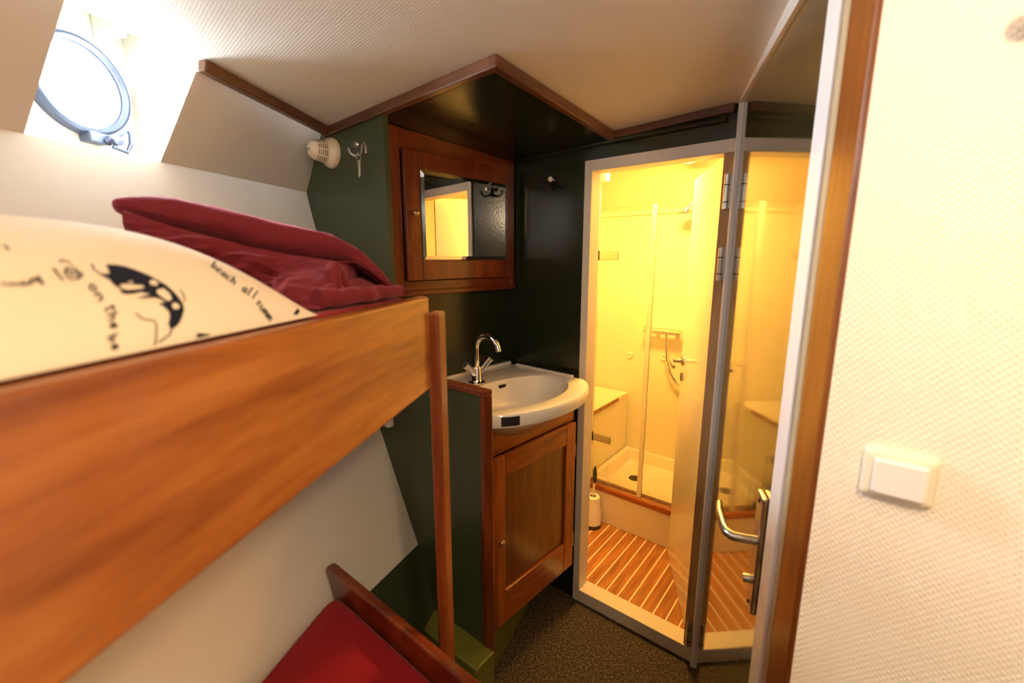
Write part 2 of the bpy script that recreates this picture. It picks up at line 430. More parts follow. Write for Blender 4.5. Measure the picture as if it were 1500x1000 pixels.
mb = MB(PF); mb.lathe([(.008, 0), (.008, .011), (.0065, .014), (0, .014)], (.626, -.006, .812), (0, -1, 0), 18); part('thumb_turn', mb, STEEL, pl)
for z in (.972, .765):
    mb = MB(PF); mb.lathe([(.0045, 0), (.004, .002), (0, .002)], (.626, -.006, z), (0, -1, 0), 12); part('screw', mb, IRON, pl)
# frame on the right: beige cover strip and mahogany casing at the corner
mb = MB(PF); mb.box(.734, .752, -.002, .05, 0, zB + .01, .002); mb.box(.752, .778, .004, .05, 0, zB + .01, .001); struct('trim_11', mb, plain('beige_strip_paint', '#cbb288', .4), 'narrow beige strip between the white door frame and the wooden casing', 'trim')
mb = MB(PF); mb.box(.779, .857, -.010, .045, 0, zB + .02, .005); struct('trim_12', mb, CASE, 'upright wooden door casing at the corner by the light switch', 'trim')
mb = MB(SF); mb.box(-.010, 1.62, 0, .05, 0, 1.95); struct('wall_switch', mb, WALLM, 'cream textured vinyl wall carrying the light switch', 'wall')
mb = MB(PF); mb.box(-.04, .87, .051, .09, 0, 1.95); struct('wall_right', mb, FRAMEP, 'wall behind the cabin door frame', 'wall')
# closing walls behind the viewer
mb = MB(WF); mb.box(-1.5, 1.7, -1.66, -1.6, 0, 2.1); struct('wall_back', mb, WHITEP, 'white end wall behind the viewer', 'wall')
mb = MB(WF); mb.box(1.6, 1.66, -1.6, .2, 0, 2.1); struct('wall_corridor', mb, WHITEP, 'white side wall behind the viewer', 'wall')

# ------------------------------------------------------------------ light switch
sw = thing('light_switch', 'white square light switch on the textured wall by the casing', 'light switch', SF, (.0605, 0, 1.164))
mb = MB(SF)
def rr(x0, x1, z0, z1, y, r, n=6):
    P = []
    for cx, cz_, a0 in ((x1 - r, z1 - r, 0), (x0 + r, z1 - r, 90), (x0 + r, z0 + r, 180), (x1 - r, z0 + r, 270)):
        for k in range(n + 1):
            a = math.radians(a0 + 90 * k / n); P.append((cx + r * math.cos(a), y, cz_ + r * math.sin(a)))
    return P
mb.rings([rr(.029, .092, 1.135, 1.193, 0, .006), rr(.029, .092, 1.135, 1.193, -.004, .006), rr(.033, .088, 1.139, 1.189, -.010, .005), rr(.036, .085, 1.142, 1.186, -.011, .004)], capb=True)
part('frame', mb, PLAST, sw, 'cream switch surround')
mb = MB(SF); mb.rings([rr(.0385, .0835, 1.144, 1.184, -.0105, .003), rr(.0385, .0835, 1.144, 1.184, -.0145, .003), rr(.0405, .0815, 1.146, 1.182, -.0165, .003)], capb=True)
part('rocker', mb, SWITCH, sw, 'white rocker')
kn = MB(SF); kn.lathe([(.006, 0), (.006, .012), (.010, .016), (.011, .022), (.007, .028), (0, .029)], (.101, 0, 1.606), (0, -1, 0), 20)
solo('peg', kn, CASE, (.101, 0, 1.606), 'small brown peg high on the textured wall, at the edge of the photo', 'peg')

# ------------------------------------------------------------------ upper bunk
ub = thing('upper_bunk', 'upper bunk with a wide varnished wooden side board and a corner post', 'bunk bed', HF, (.3, .6, 1.154))
mb = MB(HF); mb.box(-1.5, .787, .295, .319, 1.154, 1.332, .005, 3); part('side_board', mb, BOARD, ub)
mb = MB(HF); mb.prism([(.762, .3195, 1.154), (.762, .3195, 1.326), (.762, .925, 1.326), (.762, .845, 1.154)], (.025, 0, 0), .004); part('end_board', mb, MAHY, ub)
mb = MB(HF); mb.prism([(-1.5, .3192, 1.18), (.7615, .3192, 1.18), (.7615, .80, 1.18), (-1.5, .98, 1.18)], (0, 0, .018)); part('bunk_base', mb, WHITEP, ub)
mb = MB(HF); mb.box(.789, .835, .279, .303, .0, 1.300, .006, 3); part('corner_post', mb, POST, ub, 'mahogany corner post')
mt = MB(HF); mt.prism([(-1.45, .322, 1.199), (.758, .322, 1.199), (.758, .80, 1.199), (-1.45, .97, 1.199)], (0, 0, .134), .016, 3)
solo('mattress', mt, REDM, (.3, .6, 1.199), 'red mattress edge showing above the side board of the upper bunk', 'mattress')
mb = MB(HK); mb.box(-.040, -.017, -.022, -.0005, .868, .90, .002); solo('batten', mb, WHITEP, (-.03, 0, .868), 'small white batten end on the green wall just below the upper bunk board', 'batten')

# ------------------------------------------------------------------ lower bunk
A0 = (.876, .588 - .01); B0w = (.10, .12)
def pr(f, x, y): p = f.w(x, y, 0); return (p.x, p.y)
lb = thing('lower_bunk', 'lower bunk with a dark mahogany foot board', 'bunk bed', WF, (-.23, .8, .40))
fa, fb = Vector((-.428, .964, 0)), Vector((.02, .595, 0)); dv = fb - fa
FB = Frame(fa.x, fa.y, math.degrees(math.atan2(dv.y, dv.x))); flen = dv.length
mb = MB(FB)
mb.prism([(.075, -.022, .47), (flen, -.022, .47), (flen, -.022, .664), (.003, -.022, .664), (-.016, -.022, .662), (-.022, -.022, .648)], (0, .022, 0), .005, 3); part('foot_board', mb, MAHX, lb)
mb = MB(FB); mb.prism([FB.M.inverted() @ Vector((p[0], p[1], .46)) for p in (pr(FB, .07, -.024), pr(FB, flen, -.024), pr(HF, -.6, .1), pr(HF, -.6, .62))], (0, 0, .018)); part('bunk_base', mb, WHITEP, lb)
mt = MB(WF)
poly = [(.0, -.026), (.04, -.027)]
def pr(f, x, y): p = f.w(x, y, 0); return (p.x, p.y)
c0 = pr(FB, .02, -.024); c1 = pr(FB, flen, -.024); c2 = HF.w(-.6, .1, 0); c3 = HF.w(-.6, .66, 0)
pts = [(c0[0] , c0[1]), c1, (c2.x, c2.y), (c3.x, c3.y)]
# round the far corner by the ship's side
def arc(p, q, r_, s_, n=7):
    p, q, s_ = Vector(p), Vector(q), Vector(s_); a = q + (p - q).normalized() * r_; b = q + (s_ - q).normalized() * r_; o = []
    for k in range(n + 1):
        t_ = k / n; o.append((1 - t_) ** 2 * a + 2 * t_ * (1 - t_) * q + t_ ** 2 * b)
    return o
rc = arc(pts[3], pts[0], .05, pts[1])
poly = [(v.x, v.y, .48) for v in rc] + [(p[0], p[1], .48) for p in pts[1:]]
mt.prism(poly, (0, 0, .135), .015, 3, True)
for v in mt.bm.verts:                                  # the side against the ship's side leans with it
    q = HF.M.inverted() @ v.co
    if q.y > .40: v.co += FB.M.to_3x3() @ Vector((.6 * (.615 - q.z), 0, 0))
solo('mattress', mt, REDM, (-.2, .5, .48), 'red mattress of the lower bunk against the foot board', 'mattress')

# ------------------------------------------------------------------ pillow, blanket
def pillow_top(x, y):
    Y = (y - .525) / .208; X = (x - .105) / .37
    g = max(0, 1 - abs(Y) ** 2.2) * max(0, 1 - abs(X) ** 9)
    return 1.3345 + .104 * g ** .68
pw = thing('pillow', 'cream pillow printed with navy beach lettering and a wave, on the upper bunk', 'pillow', HF, (.105, .525, 1.3345))
mb = MB(HF); nx, ny = 130, 150; rows = []
for j in range(ny + 1):
    v_ = -math.cos(PI * j / ny); row = []
    for i in range(nx + 1):
        u_ = -math.cos(PI * i / nx); x, y = .105 + .37 * u_, .525 + .208 * v_
        row.append(Vector((x, y, pillow_top(x, y))))
    rows.append(row)
mb.rings(rows, close=False)
mb.quad([(-.265, .317, 1.3342), (.475, .317, 1.3342), (.475, .733, 1.3342), (-.265, .733, 1.3342)])
part('pillow_case', mb, COTTON, pw)
# printed motifs, in (x, y) on the pillow
LET_A = [[(.2609,.3483),(.2608,.3488),(.2607,.3494),(.2606,.3501),(.2598,.3498),(.259,.3495),(.2583,.3493),(.2574,.3484),(.2566,.3476),(.2557,.3466),(.2559,.3461),(.2561,.3456),(.2561,.3449),(.257,.3452),(.2577,.3454),(.2585,.3457),(.2593,.3465),(.26,.3473),(.2609,.3483)], [(.2596,.344),(.2578,.3431),(.256,.3424),(.2543,.3417)], [(.2574,.3428),(.2579,.3425),(.2584,.3422),(.2589,.3419),(.2585,.3413),(.2579,.3405),(.2575,.3399),(.2561,.3393),(.2547,.3387),(.2534,.3382)], [(.2613,.3344),(.2591,.3342),(.257,.334),(.2549,.3338),(.2542,.3334),(.2535,.3331),(.2529,.3327),(.2529,.3325),(.2529,.3322),(.2529,.332)], [(.2598,.3358),(.2592,.3346),(.2586,.3336),(.258,.3324)], [(.2599,.3314),(.257,.331),(.2541,.3305),(.2513,.3301)], [(.2543,.3305),(.2547,.3302),(.2551,.3299),(.2555,.3296),(.255,.3292),(.2544,.3288),(.2539,.3284),(.2526,.3282),(.2513,.328),(.2499,.3278)], [(.2514,.3264),(.2512,.3258),(.2509,.3251),(.2507,.3244),(.2514,.3247),(.2522,.325),(.2529,.3252),(.2529,.3256),(.2528,.326),(.2528,.3264),(.252,.3264),(.2512,.3264),(.2504,.3263),(.2498,.326),(.2491,.3256),(.2485,.3253),(.2485,.3249),(.2485,.3246),(.2485,.3241)], [(.2503,.3223),(.2478,.322),(.2454,.3217),(.243,.3215)], [(.2455,.3217),(.2459,.3214),(.2463,.3212),(.2466,.3209),(.2459,.3206),(.2452,.3204),(.2445,.32),(.2439,.3202),(.2433,.3204),(.2427,.3206),(.2429,.3209),(.2432,.3212),(.2434,.3215)], [(.2443,.3192),(.2443,.3188),(.2443,.3184),(.2444,.318),(.2449,.3182),(.2455,.3184),(.2461,.3185),(.2459,.3187),(.2456,.3189),(.2455,.3192),(.2447,.3191),(.2441,.3191),(.2434,.3191),(.243,.3189),(.2425,.3187),(.2421,.3185),(.2422,.3183),(.2424,.318),(.2425,.3178)]]
LET_B = [[(.403,.3816),(.3939,.375),(.3867,.3701),(.3806,.3662)], [(.3871,.3703),(.3883,.3704),(.3895,.3705),(.3908,.3708),(.3888,.369),(.387,.3674),(.3853,.3658),(.3836,.3653),(.382,.3648),(.3803,.3642),(.3807,.3651),(.3812,.366),(.3816,.3669)], [(.385,.3637),(.3852,.3629),(.3855,.362),(.3857,.3612),(.3872,.3624),(.3886,.3635),(.3901,.3648),(.3895,.365),(.3888,.3652),(.3882,.3655),(.3864,.3645),(.3847,.3635),(.383,.3626),(.3819,.3615),(.3809,.3605),(.38,.3595),(.3804,.3591),(.3808,.3588),(.3813,.3585)], [(.3875,.3572),(.3881,.358),(.3888,.359),(.3896,.3599),(.3879,.3595),(.3862,.359),(.3846,.3586),(.383,.3573),(.3814,.3561),(.3799,.3548),(.381,.3549),(.3821,.355),(.3831,.355),(.3852,.3561),(.3872,.3571),(.3894,.3583),(.3861,.3564),(.383,.3546),(.38,.3529)], [(.388,.3526),(.3885,.3534),(.3889,.3542),(.3894,.3551),(.3878,.3546),(.3862,.3542),(.3846,.3537),(.3831,.3525),(.3817,.3514),(.3803,.3503),(.3807,.35),(.3812,.3496),(.3817,.3493)], [(.3965,.3553),(.3908,.3522),(.3856,.3494),(.3807,.3469)], [(.3859,.3495),(.3871,.3496),(.3883,.3499),(.3897,.3502),(.3891,.3494),(.3885,.3487),(.3879,.348),(.3857,.3468),(.3834,.3457),(.3813,.3446)], [(.3925,.3399),(.3931,.3406),(.3935,.3412),(.394,.342),(.392,.3415),(.3901,.341),(.3883,.3406),(.3868,.3396),(.3854,.3385),(.384,.3376),(.3853,.3377),(.3866,.3378),(.388,.338),(.3902,.3389),(.3924,.3399),(.3946,.3408),(.3913,.3393),(.388,.3377),(.3849,.3362)], [(.4038,.3424),(.3981,.3397),(.3929,.3374),(.3881,.3354),(.3877,.3348),(.3872,.3343),(.3869,.3339)], [(.4059,.3387),(.4004,.3363),(.3954,.3342),(.3907,.3323),(.3902,.3318),(.3899,.3314),(.3895,.331)], [(.395,.3275),(.3954,.328),(.3959,.3286),(.3963,.3292),(.3957,.3293),(.395,.3293),(.3944,.3294),(.3933,.3285),(.3924,.3278),(.3915,.3271),(.3906,.327),(.3897,.3269),(.3888,.3268),(.389,.3273),(.3891,.3278),(.3893,.3283)], [(.3961,.3264),(.3938,.3258),(.3917,.3253),(.3896,.3248),(.3892,.3243),(.3889,.324),(.3885,.3236),(.3892,.3235),(.3901,.3235),(.3909,.3234),(.3925,.3236),(.3943,.3239),(.3961,.3242),(.3936,.3237),(.3911,.3232),(.3887,.3227)], [(.3962,.3232),(.3937,.3227),(.3913,.3222),(.3889,.3218)], [(.3933,.3226),(.3943,.3226),(.3954,.3226),(.3963,.3225),(.3957,.3222),(.3949,.3219),(.3942,.3217),(.3925,.3214),(.3909,.3212),(.3892,.3209)], [(.3935,.3216),(.3945,.3215),(.3956,.3215),(.3966,.3214),(.396,.3212),(.3952,.3209),(.3946,.3207),(.3929,.3204),(.3913,.3201),(.3897,.3199)], [(.3971,.3204),(.3946,.3199),(.3924,.3196),(.3901,.3193)], [(.3942,.3198),(.3953,.3198),(.3963,.3198),(.3973,.3197),(.3966,.3195),(.396,.3193),(.3955,.3192),(.3938,.319),(.3922,.3188),(.3906,.3186)], [(.3947,.3191),(.3957,.319),(.3968,.319),(.3978,.3189),(.3972,.3187),(.3967,.3186),(.3961,.3184),(.3945,.3182),(.3929,.3179),(.3914,.3178)]]
WAVE = [(.2851,.3674),(.292,.3671),(.2972,.3653),(.3013,.3622),(.3049,.3585),(.3082,.3544),(.3109,.3495),(.313,.3456),(.3137,.341),(.3134,.3363),(.3124,.3321),(.3094,.3284),(.3035,.325),(.2981,.3225),(.2925,.3211),(.2881,.3206),(.2887,.3229),(.2936,.3258),(.2959,.3284),(.2952,.3312),(.2926,.3336),(.2989,.3339),(.2977,.3362),(.2938,.3375),(.2911,.3377),(.2842,.3378),(.28,.3383),(.2877,.3392),(.2937,.3401),(.2879,.3421),(.2803,.3412),(.2745,.3415),(.2732,.3438),(.2774,.3458),(.2746,.3468),(.2737,.3486),(.2745,.3514),(.2746,.3543),(.2735,.3586),(.2759,.3577),(.28,.3585),(.283,.3636)]
HOLES = [[(.2773,.3484),(.2821,.3492),(.2876,.3481),(.2939,.3473),(.2938,.3451),(.2866,.3442),(.2798,.3442),(.2766,.3449)], [(.2853,.3509),(.2894,.3513),(.2901,.3499),(.2865,.349)], [(.3053,.3514),(.3086,.351),(.3083,.3481),(.3042,.346),(.3007,.3469),(.3013,.3492)], [(.3014,.3432),(.3081,.3439),(.3093,.3399),(.3065,.3355),(.3018,.3344),(.3001,.337),(.2987,.34)], [(.303,.3327),(.3075,.3333),(.3087,.3312),(.3054,.3293),(.3009,.3295)]]
WLINES = [[(.2709,.3301),(.2714,.3281),(.2725,.3267),(.2762,.3257),(.2802,.3252),(.2792,.3229),(.276,.3204),(.273,.3184),(.2706,.3173)], [(.2888,.3206),(.2844,.3189),(.2792,.3183),(.2744,.3178)], [(.2761,.3684),(.2724,.3621),(.2729,.3586),(.274,.3543)], [(.3206,.3421),(.32,.3385),(.3157,.333)]]
SPOT = [(.3044,.3173),(.3078,.3175),(.3079,.3182),(.312,.318),(.315,.3177),(.3191,.3175),(.32,.3173),(.3168,.3172),(.3124,.3172),(.3081,.3172)]
SPOT2 = [(.4308,.319),(.4400,.3215),(.4450,.3235),(.4460,.321),(.4378,.3185)]
SQ = [[(.2565,.3644),(.261,.3651),(.2615,.3584),(.2556,.3548),(.2503,.3543),(.2515,.3596),(.2565,.3644)], [(.2558,.3615),(.259,.3614),(.2584,.358),(.2538,.3571),(.2558,.3615)], [(.2568,.3706),(.2615,.3724),(.2634,.3687)], [(.2487,.3646),(.2469,.3597),(.2457,.3538)]]
SCR = [[(.2134,.3544),(.2141,.3525),(.2165,.3523),(.2187,.3541),(.2176,.3515),(.2208,.3533),(.2204,.3514),(.2244,.3551),(.2222,.3506),(.2255,.3536),(.2253,.3516),(.2293,.3555),(.2317,.3568),(.23,.3534),(.2351,.358),(.2336,.3546),(.2316,.3513),(.234,.3525)], [(.2387,.3897),(.2403,.3886),(.2378,.3831)]]
def on_pillow(x, y, off=.0007):
    e = .0004; z = pillow_top(x, y)
    n = Vector((-(pillow_top(x + e, y) - pillow_top(x - e, y)) / (2 * e), -(pillow_top(x, y + e) - pillow_top(x, y - e)) / (2 * e), 1)).normalized()
    return Vector((x, y, z)) + n * off, n
def strokes(mb, polys, w):
    for P_ in polys:
        pts = [on_pillow(*p) for p in P_]; L, Rr = [], []
        for i, (p, n) in enumerate(pts):
            d = pts[min(i + 1, len(pts) - 1)][0] - pts[max(i - 1, 0)][0]
            q = n.cross(d).normalized() * (w / 2); L.append(p + q); Rr.append(p - q)
        mb.rings([L, Rr], close=False, smooth=False)
def patch(mb, outer, holes=()):
    t = bmesh.new()
    for lp in [outer] + list(holes):
        V = [t.verts.new((p[0], p[1], 0)) for p in lp]
        for k in range(len(V)): t.edges.new((V[k], V[(k + 1) % len(V)]))
    bmesh.ops.triangle_fill(t, use_beauty=True, edges=t.edges[:], use_dissolve=False)
    for _ in range(2): bmesh.ops.subdivide_edges(t, edges=t.edges[:], cuts=1, use_grid_fill=True)
    for v in t.verts: v.co = on_pillow(v.co.x, v.co.y)[0]
    mb._tmp(t)
mb = MB(HF); strokes(mb, LET_A, .0013); part('printed_lettering', mb, INK, pw, 'navy handwritten words beside the wave')
mb = MB(HF); strokes(mb, LET_B, .0014); part('printed_lettering', mb, INK, pw, 'navy handwritten words near the blanket')
mb = MB(HF); patch(mb, WAVE, HOLES); strokes(mb, WLINES, .0011); part('printed_wave', mb, INK, pw, 'navy wave print')
for sp_ in (SPOT, SPOT2):
    mb = MB(HF); patch(mb, sp_); part('printed_spot', mb, INK, pw, 'navy printed spot')
mb = MB(HF); strokes(mb, SQ, .0015); part('printed_square', mb, INK, pw, 'navy printed square doodle')
for sc_r in SCR:
    mb = MB(HF); strokes(mb, [sc_r], .0015); part('printed_scribble', mb, INK, pw, 'navy scribble')

bl = MB(BF)
def interp(T, x):
    if x <= T[0][0]: return T[0][1]
    for (a, va), (b, vb) in zip(T, T[1:]):
        if x <= b:
            t_ = (x - a) / (b - a); return va + (vb - va) * t_
    return T[-1][1]
ZT = [(0, 1.484), (.01, 1.487), (.026, 1.489), (.072, 1.488), (.15, 1.471), (.239, 1.451), (.279, 1.441), (.32, 1.417), (.357, 1.375), (.383, 1.333)]
ZM = [(0, 1.462), (.01, 1.458), (.032, 1.452), (.089, 1.437), (.145, 1.419), (.216, 1.403), (.265, 1.397), (.30, 1.398), (.33, 1.378), (.36, 1.347), (.383, 1.334)]
ZB = [(.012, 1.446), (.022, 1.433), (.064, 1.418), (.102, 1.404), (.142, 1.388), (.185, 1.365), (.21, 1.345), (.24, 1.336), (.285, 1.336)]
def sweep(xa, xb, top, bot, nose, depth, n=80, m=30, amp=.004, sc=40, seed=0., lid=True):
    rs = []
    for i in range(n + 1):
        x = xa + (xb - xa) * (.5 - .5 * math.cos(PI * i / n)); zt_, zb_ = top(x), bot(x)
        e = min(1, max(.02, 1 - abs(2 * (x - xa) / (xb - xa) - 1) ** 24)) ** .5
        hz = max(.002, (zt_ - zb_) / 2) * (.35 + .65 * e); zc_ = (zt_ + zb_) / 2; dy = depth(x) / 2 * (.5 + .5 * e); ring = []
        for k in range(m):
            a = 2 * PI * k / m; c, s_ = math.cos(a), math.sin(a)
            yy = nose(x) + depth(x) / 2 - math.copysign(abs(c) ** .55, c) * dy
            zz = zc_ + math.copysign(abs(s_) ** .75, s_) * hz
            p = Vector((x, yy, zz)); q = Vector((x * sc * .45, yy * sc, zz * sc)) + Vector((seed, seed, 0))
            d_ = noise.noise(q) * amp + noise.noise(q * 2.3) * amp * .45
            ring.append(p + Vector((0, -c * d_, s_ * d_ * .7)))
        rs.append(ring)
    bl.rings(rs, capa=True, capb=True)
dep = lambda x: max(.05, .25 - .55 * x)
sweep(0, .384, lambda x: interp(ZT, x), lambda x: interp(ZM, x), lambda x: .0 if x < .3 else 0, dep, amp=.006, sc=28)
sweep(.022, .30, lambda x: interp(ZM, x) + .006, lambda x: max(1.340, interp(ZB, x) - .012), lambda x: .026, lambda x: dep(x) - .035, amp=.004, sc=40, seed=7.)
def hb(x, y, z): return BF.M.inverted() @ HF.w(x, y, z)
V3 = Vector
PAIR = [(V3((.016, .014, 1.430)), V3((.018, .010, 1.464))), (V3((.026, .006, 1.408)), V3((.034, .0, 1.457))), (V3((.064, -.002, 1.392)), V3((.07, -.006, 1.444))),
        (V3((.102, -.004, 1.380)), V3((.11, -.008, 1.432))), (V3((.142, -.010, 1.365)), V3((.15, -.008, 1.421))), (V3((.178, -.03, 1.348)), V3((.19, -.008, 1.411))),
        (hb(.512, .40, 1.338), V3((.22, -.010, 1.405))), (hb(.508, .338, 1.337), V3((.245, -.012, 1.402))), (hb(.57, .338, 1.337), V3((.275, -.012, 1.397))),
        (hb(.63, .330, 1.337), V3((.305, -.012, 1.397))), (hb(.69, .324, 1.337), V3((.335, -.010, 1.377))), (hb(.730, .321, 1.337), V3((.362, -.008, 1.347))), (hb(.752, .319, 1.337), V3((.383, -.004, 1.337)))]
rs = []; nu, nv = 150, 40
for i in range(nu + 1):
    f = i / nu * (len(PAIR) - 1); k = min(int(f), len(PAIR) - 2); t_ = f - k; t_ = t_ * t_ * (3 - 2 * t_)
    A_ = PAIR[k][0].lerp(PAIR[k + 1][0], t_); B_ = PAIR[k][1].lerp(PAIR[k + 1][1], t_); u_ = i / nu; row = []
    for j in range(nv + 1):
        v_ = j / nv; p = A_.lerp(B_, v_); sv = math.sin(PI * v_)
        q = Vector((p.x * 16, p.y * 16, p.z * 55))
        w_ = noise.noise(q + Vector((5, 2, 1))) * .022 + noise.noise(q * 2.1) * .010 + noise.noise(q * 4.3) * .003
        hol = max(0, 1 - ((u_ - .80) / .13) ** 2) * max(0, 1 - ((v_ - .58) / .40) ** 2)
        row.append(p + Vector((hol * .015, -(.012 * sv + w_ * sv ** .6) + hol * .13, w_ * sv * .4)))
    rs.append(row)
bl.rings(rs, close=False)
# hem lying along the board, and a rolled edge in the hollow of the fold
pts = []
for k in range(25):
    t_ = k / 24; p = hb(.515 + .205 * t_, .343 - .020 * t_ ** .6, 1.350 - .004 * t_)
    pts.append(p + Vector((0, noise.noise(Vector((t_ * 9, 0, 3))) * .006, noise.noise(Vector((t_ * 8, 4, 0))) * .004)))
bl.tube(pts, [.0125 - .003 * (k / 24) for k in range(25)], 16)
pts = [hb(.572, .352, 1.350), hb(.570, .354, 1.365), hb(.573, .357, 1.379), hb(.583, .360, 1.386), hb(.594, .362, 1.381), hb(.599, .360, 1.368), hb(.606, .356, 1.356), hb(.62, .350, 1.350)]
bl.tube(pts, [.010, .0105, .011, .011, .011, .0105, .010, .009], 14)
solo('blanket', bl, VELV, (.19, .1, 1.335), 'folded maroon velour blanket on the end of the upper bunk beside the pillow', 'blanket')

# ------------------------------------------------------------------ mirror cabinet
mc = thing('mirror_cabinet', 'mahogany wall cabinet with a mirror door above the basin', 'cabinet', CF, (-.31, 0, 1.29))
def ztop(x): p = CF.w(x, 0, 0); return ceil_z(p.x, p.y) - .026
F0 = .016
mb = MB(CF); mb.prism([(-.598, F0 - .006, 1.275), (-.577, F0 - .006, 1.275), (-.577, F0 - .006, ztop(-.577) ), (-.598, F0 - .006, ztop(-.598))], (0, .028, 0), .003); part('side_post', mb, POST, mc, 'lighter wooden corner post')
mb = MB(CF); mb.prism([(-.5765, F0, 1.29), (-.53, F0, 1.29), (-.53, F0, ztop(-.53)), (-.5765, F0, ztop(-.5765))], (0, .02, 0), .002); part('face_stile', mb, MAHZ, mc)
mb = MB(CF); mb.prism([(-.038, F0, 1.29), (-.008, F0, 1.29), (-.008, F0, ztop(-.008)), (-.038, F0, ztop(-.038))], (0, .02, 0), .002); part('face_stile', mb, MAHZ, mc)
mb = MB(CF); mb.prism([(-.5295, F0 + .002, 1.736), (-.0385, F0 + .002, 1.736), (-.0385, F0 + .002, ztop(-.0385)), (-.5295, F0 + .002, ztop(-.5295))], (0, .018, 0), .001); part('face_rail', mb, MAHX, mc)
mb = MB(CF); mb.box(-.5295, -.0385, F0, F0 + .02, 1.29, 1.329, .002); part('face_rail', mb, MAHX, mc)
mb = MB(CF); mb.box(-.577, -.014, F0 - .012, F0 - .0005, 1.282, 1.298, .003); part('ledge', mb, MAHX, mc)
dm = MB(CF); y0 = F0 - .016
dm.box(-.528, -.4685, y0, F0 - .0005, 1.331, 1.734, .003); dm.box(-.0685, -.040, y0, F0 - .0005, 1.331, 1.734, .003)
dm.box(-.4685, -.0685, y0, F0 - .0005, 1.6785, 1.734, .003); dm.box(-.4685, -.0685, y0, F0 - .0005, 1.331, 1.3975, .003)
door = part('door', dm, MAHZ, mc)
mm = MB(CF); X0, X1, Z0, Z1, bv = -.4680, -.0690, 1.398, 1.678, .012
o_ = [(X0, y0 - .0005, Z0), (X1, y0 - .0005, Z0), (X1, y0 - .0005, Z1), (X0, y0 - .0005, Z1)]
i_ = [(X0 + bv, y0 - .0035, Z0 + bv), (X1 - bv, y0 - .0035, Z0 + bv), (X1 - bv, y0 - .0035, Z1 - bv), (X0 + bv, y0 - .0035, Z1 - bv)]
mm.rings([o_, i_], capb=True, smooth=False); part('mirror', mm, MIRROR, door)
kb = MB(CF); kb.lathe([(.004, 0), (.004, .006), (.009, .010), (.010, .014), (.006, .018), (0, .019)], (-.497, y0, 1.543), (0, -1, 0), 18); part('knob', kb, BRASS, door)

# ------------------------------------------------------------------ vanity cabinet
CX, CY, ZR = .19, .06, .968
vc = thing('vanity_cabinet', 'mahogany vanity cabinet with a panelled door under the basin', 'cabinet', LF, (.17, .15, 0))
mb = MB(LF); mb.box(-.095, .003, .0, .02, .20, .9225); part('face_stile', mb, VANZ, vc)
mb = MB(LF)
top = [(.458, .9225)]
for k in range(41):
    x = .43 - .427 * k / 40; q_ = min(1, abs(x - CX) / .222); top.append((x, min(.9225, .832 + .092 * q_ ** 2.2)))
top.append((.0032, .9225))
mb.prism([(.0032, 0, .798), (.458, 0, .798)] + [(x, 0, z) for x, z in top], (0, .02, 0)); part('apron', mb, VANX, vc)
mb = MB(LF); mb.box(.4385, .4585, .0205, .29, .20, .9225); part('side_panel', mb, VANZ, vc)
mb = MB(LF); mb.box(-.095, .438, .0205, .29, .20, .216); part('bottom_panel', mb, VANX, vc)
mb = MB(LF); mb.prism([(-.10, -.034, 0), (.344, .120, 0), (.344, .29, 0), (-.09, .29, 0)], (0, 0, .199)); part('plinth', mb, OLIVE, vc, 'olive green plinth')
d2 = MB(LF); d2.box(.058, .392, -.008, -.0008, .31, .724); vd = part('door', d2, PANEL, vc, 'paler inset door panel')
for xa, xb in ((.001, .060), (.390, .449)):
    d0 = MB(LF); d0.box(xa, xb, -.018, -.0005, .190, .795, .003); part('door_stile', d0, VANZ, vd)
for za, zb in ((.722, .795), (.190, .312)):
    d1 = MB(LF); d1.box(.0602, .3898, -.018, -.0005, za, zb, .003); part('door_rail', d1, VANX, vd)
kb = MB(LF); kb.lathe([(.004, 0), (.004, .006), (.009, .010), (.010, .014), (.006, .018), (0, .019)], (.032, -.018, .508), (0, -1, 0), 18); part('knob', kb, BRASS, vd)
for z in (.68, .30):
    hb = MB(LF); hb.tube([(.453, -.012, z - .028), (.453, -.012, z + .028)], .004, 10); part('hinge', hb, BRASS, vd)

# ------------------------------------------------------------------ wash basin
wb = thing('wash_basin', 'white ceramic wash basin with a curved front rim', 'wash basin', LF, (.17, .05, .93))
def outline(a):
    c, s_ = math.cos(a), math.sin(a); k = 1e9
    xr, xl, yb = .452 - CX, -.078 - CX, .334 - CY
    if c > 1e-6: k = min(k, xr / c)
    if c < -1e-6: k = min(k, xl / c)
    if s_ > 1e-6: k = min(k, yb / s_)
    # curved front: ellipse centred on the side line
    ax, ay, y1 = .270, .156, 0 - CY
    A_, B_, C_ = (c / ax) ** 2 + (s_ / ay) ** 2, -2 * s_ * y1 / ay ** 2, (y1 / ay) ** 2 - 1
    dsc = B_ * B_ - 4 * A_ * C_
    if dsc > 0:
        ke = (-B_ + math.sqrt(dsc)) / (2 * A_)
        if s_ * ke < y1 : k = min(k, ke)
    return k
NA = 120
ANG = [2 * PI * k / NA for k in range(NA)]
def bowl(a):
    rx, ry = .228, (.128 if math.sin(a) > 0 else .150); return 1 / math.sqrt((math.cos(a) / rx) ** 2 + (math.sin(a) / ry) ** 2)
def ring(fr_, z, add=0.): return [(CX + math.cos(a) * (fr_(a) + add), CY + math.sin(a) * (fr_(a) + add), z) for a in ANG]
mix = lambda t_: (lambda a: outline(a) * (1 - t_) + bowl(a) * t_)
sc_ = lambda t_: (lambda a: bowl(a) * t_)
mb = MB(LF)
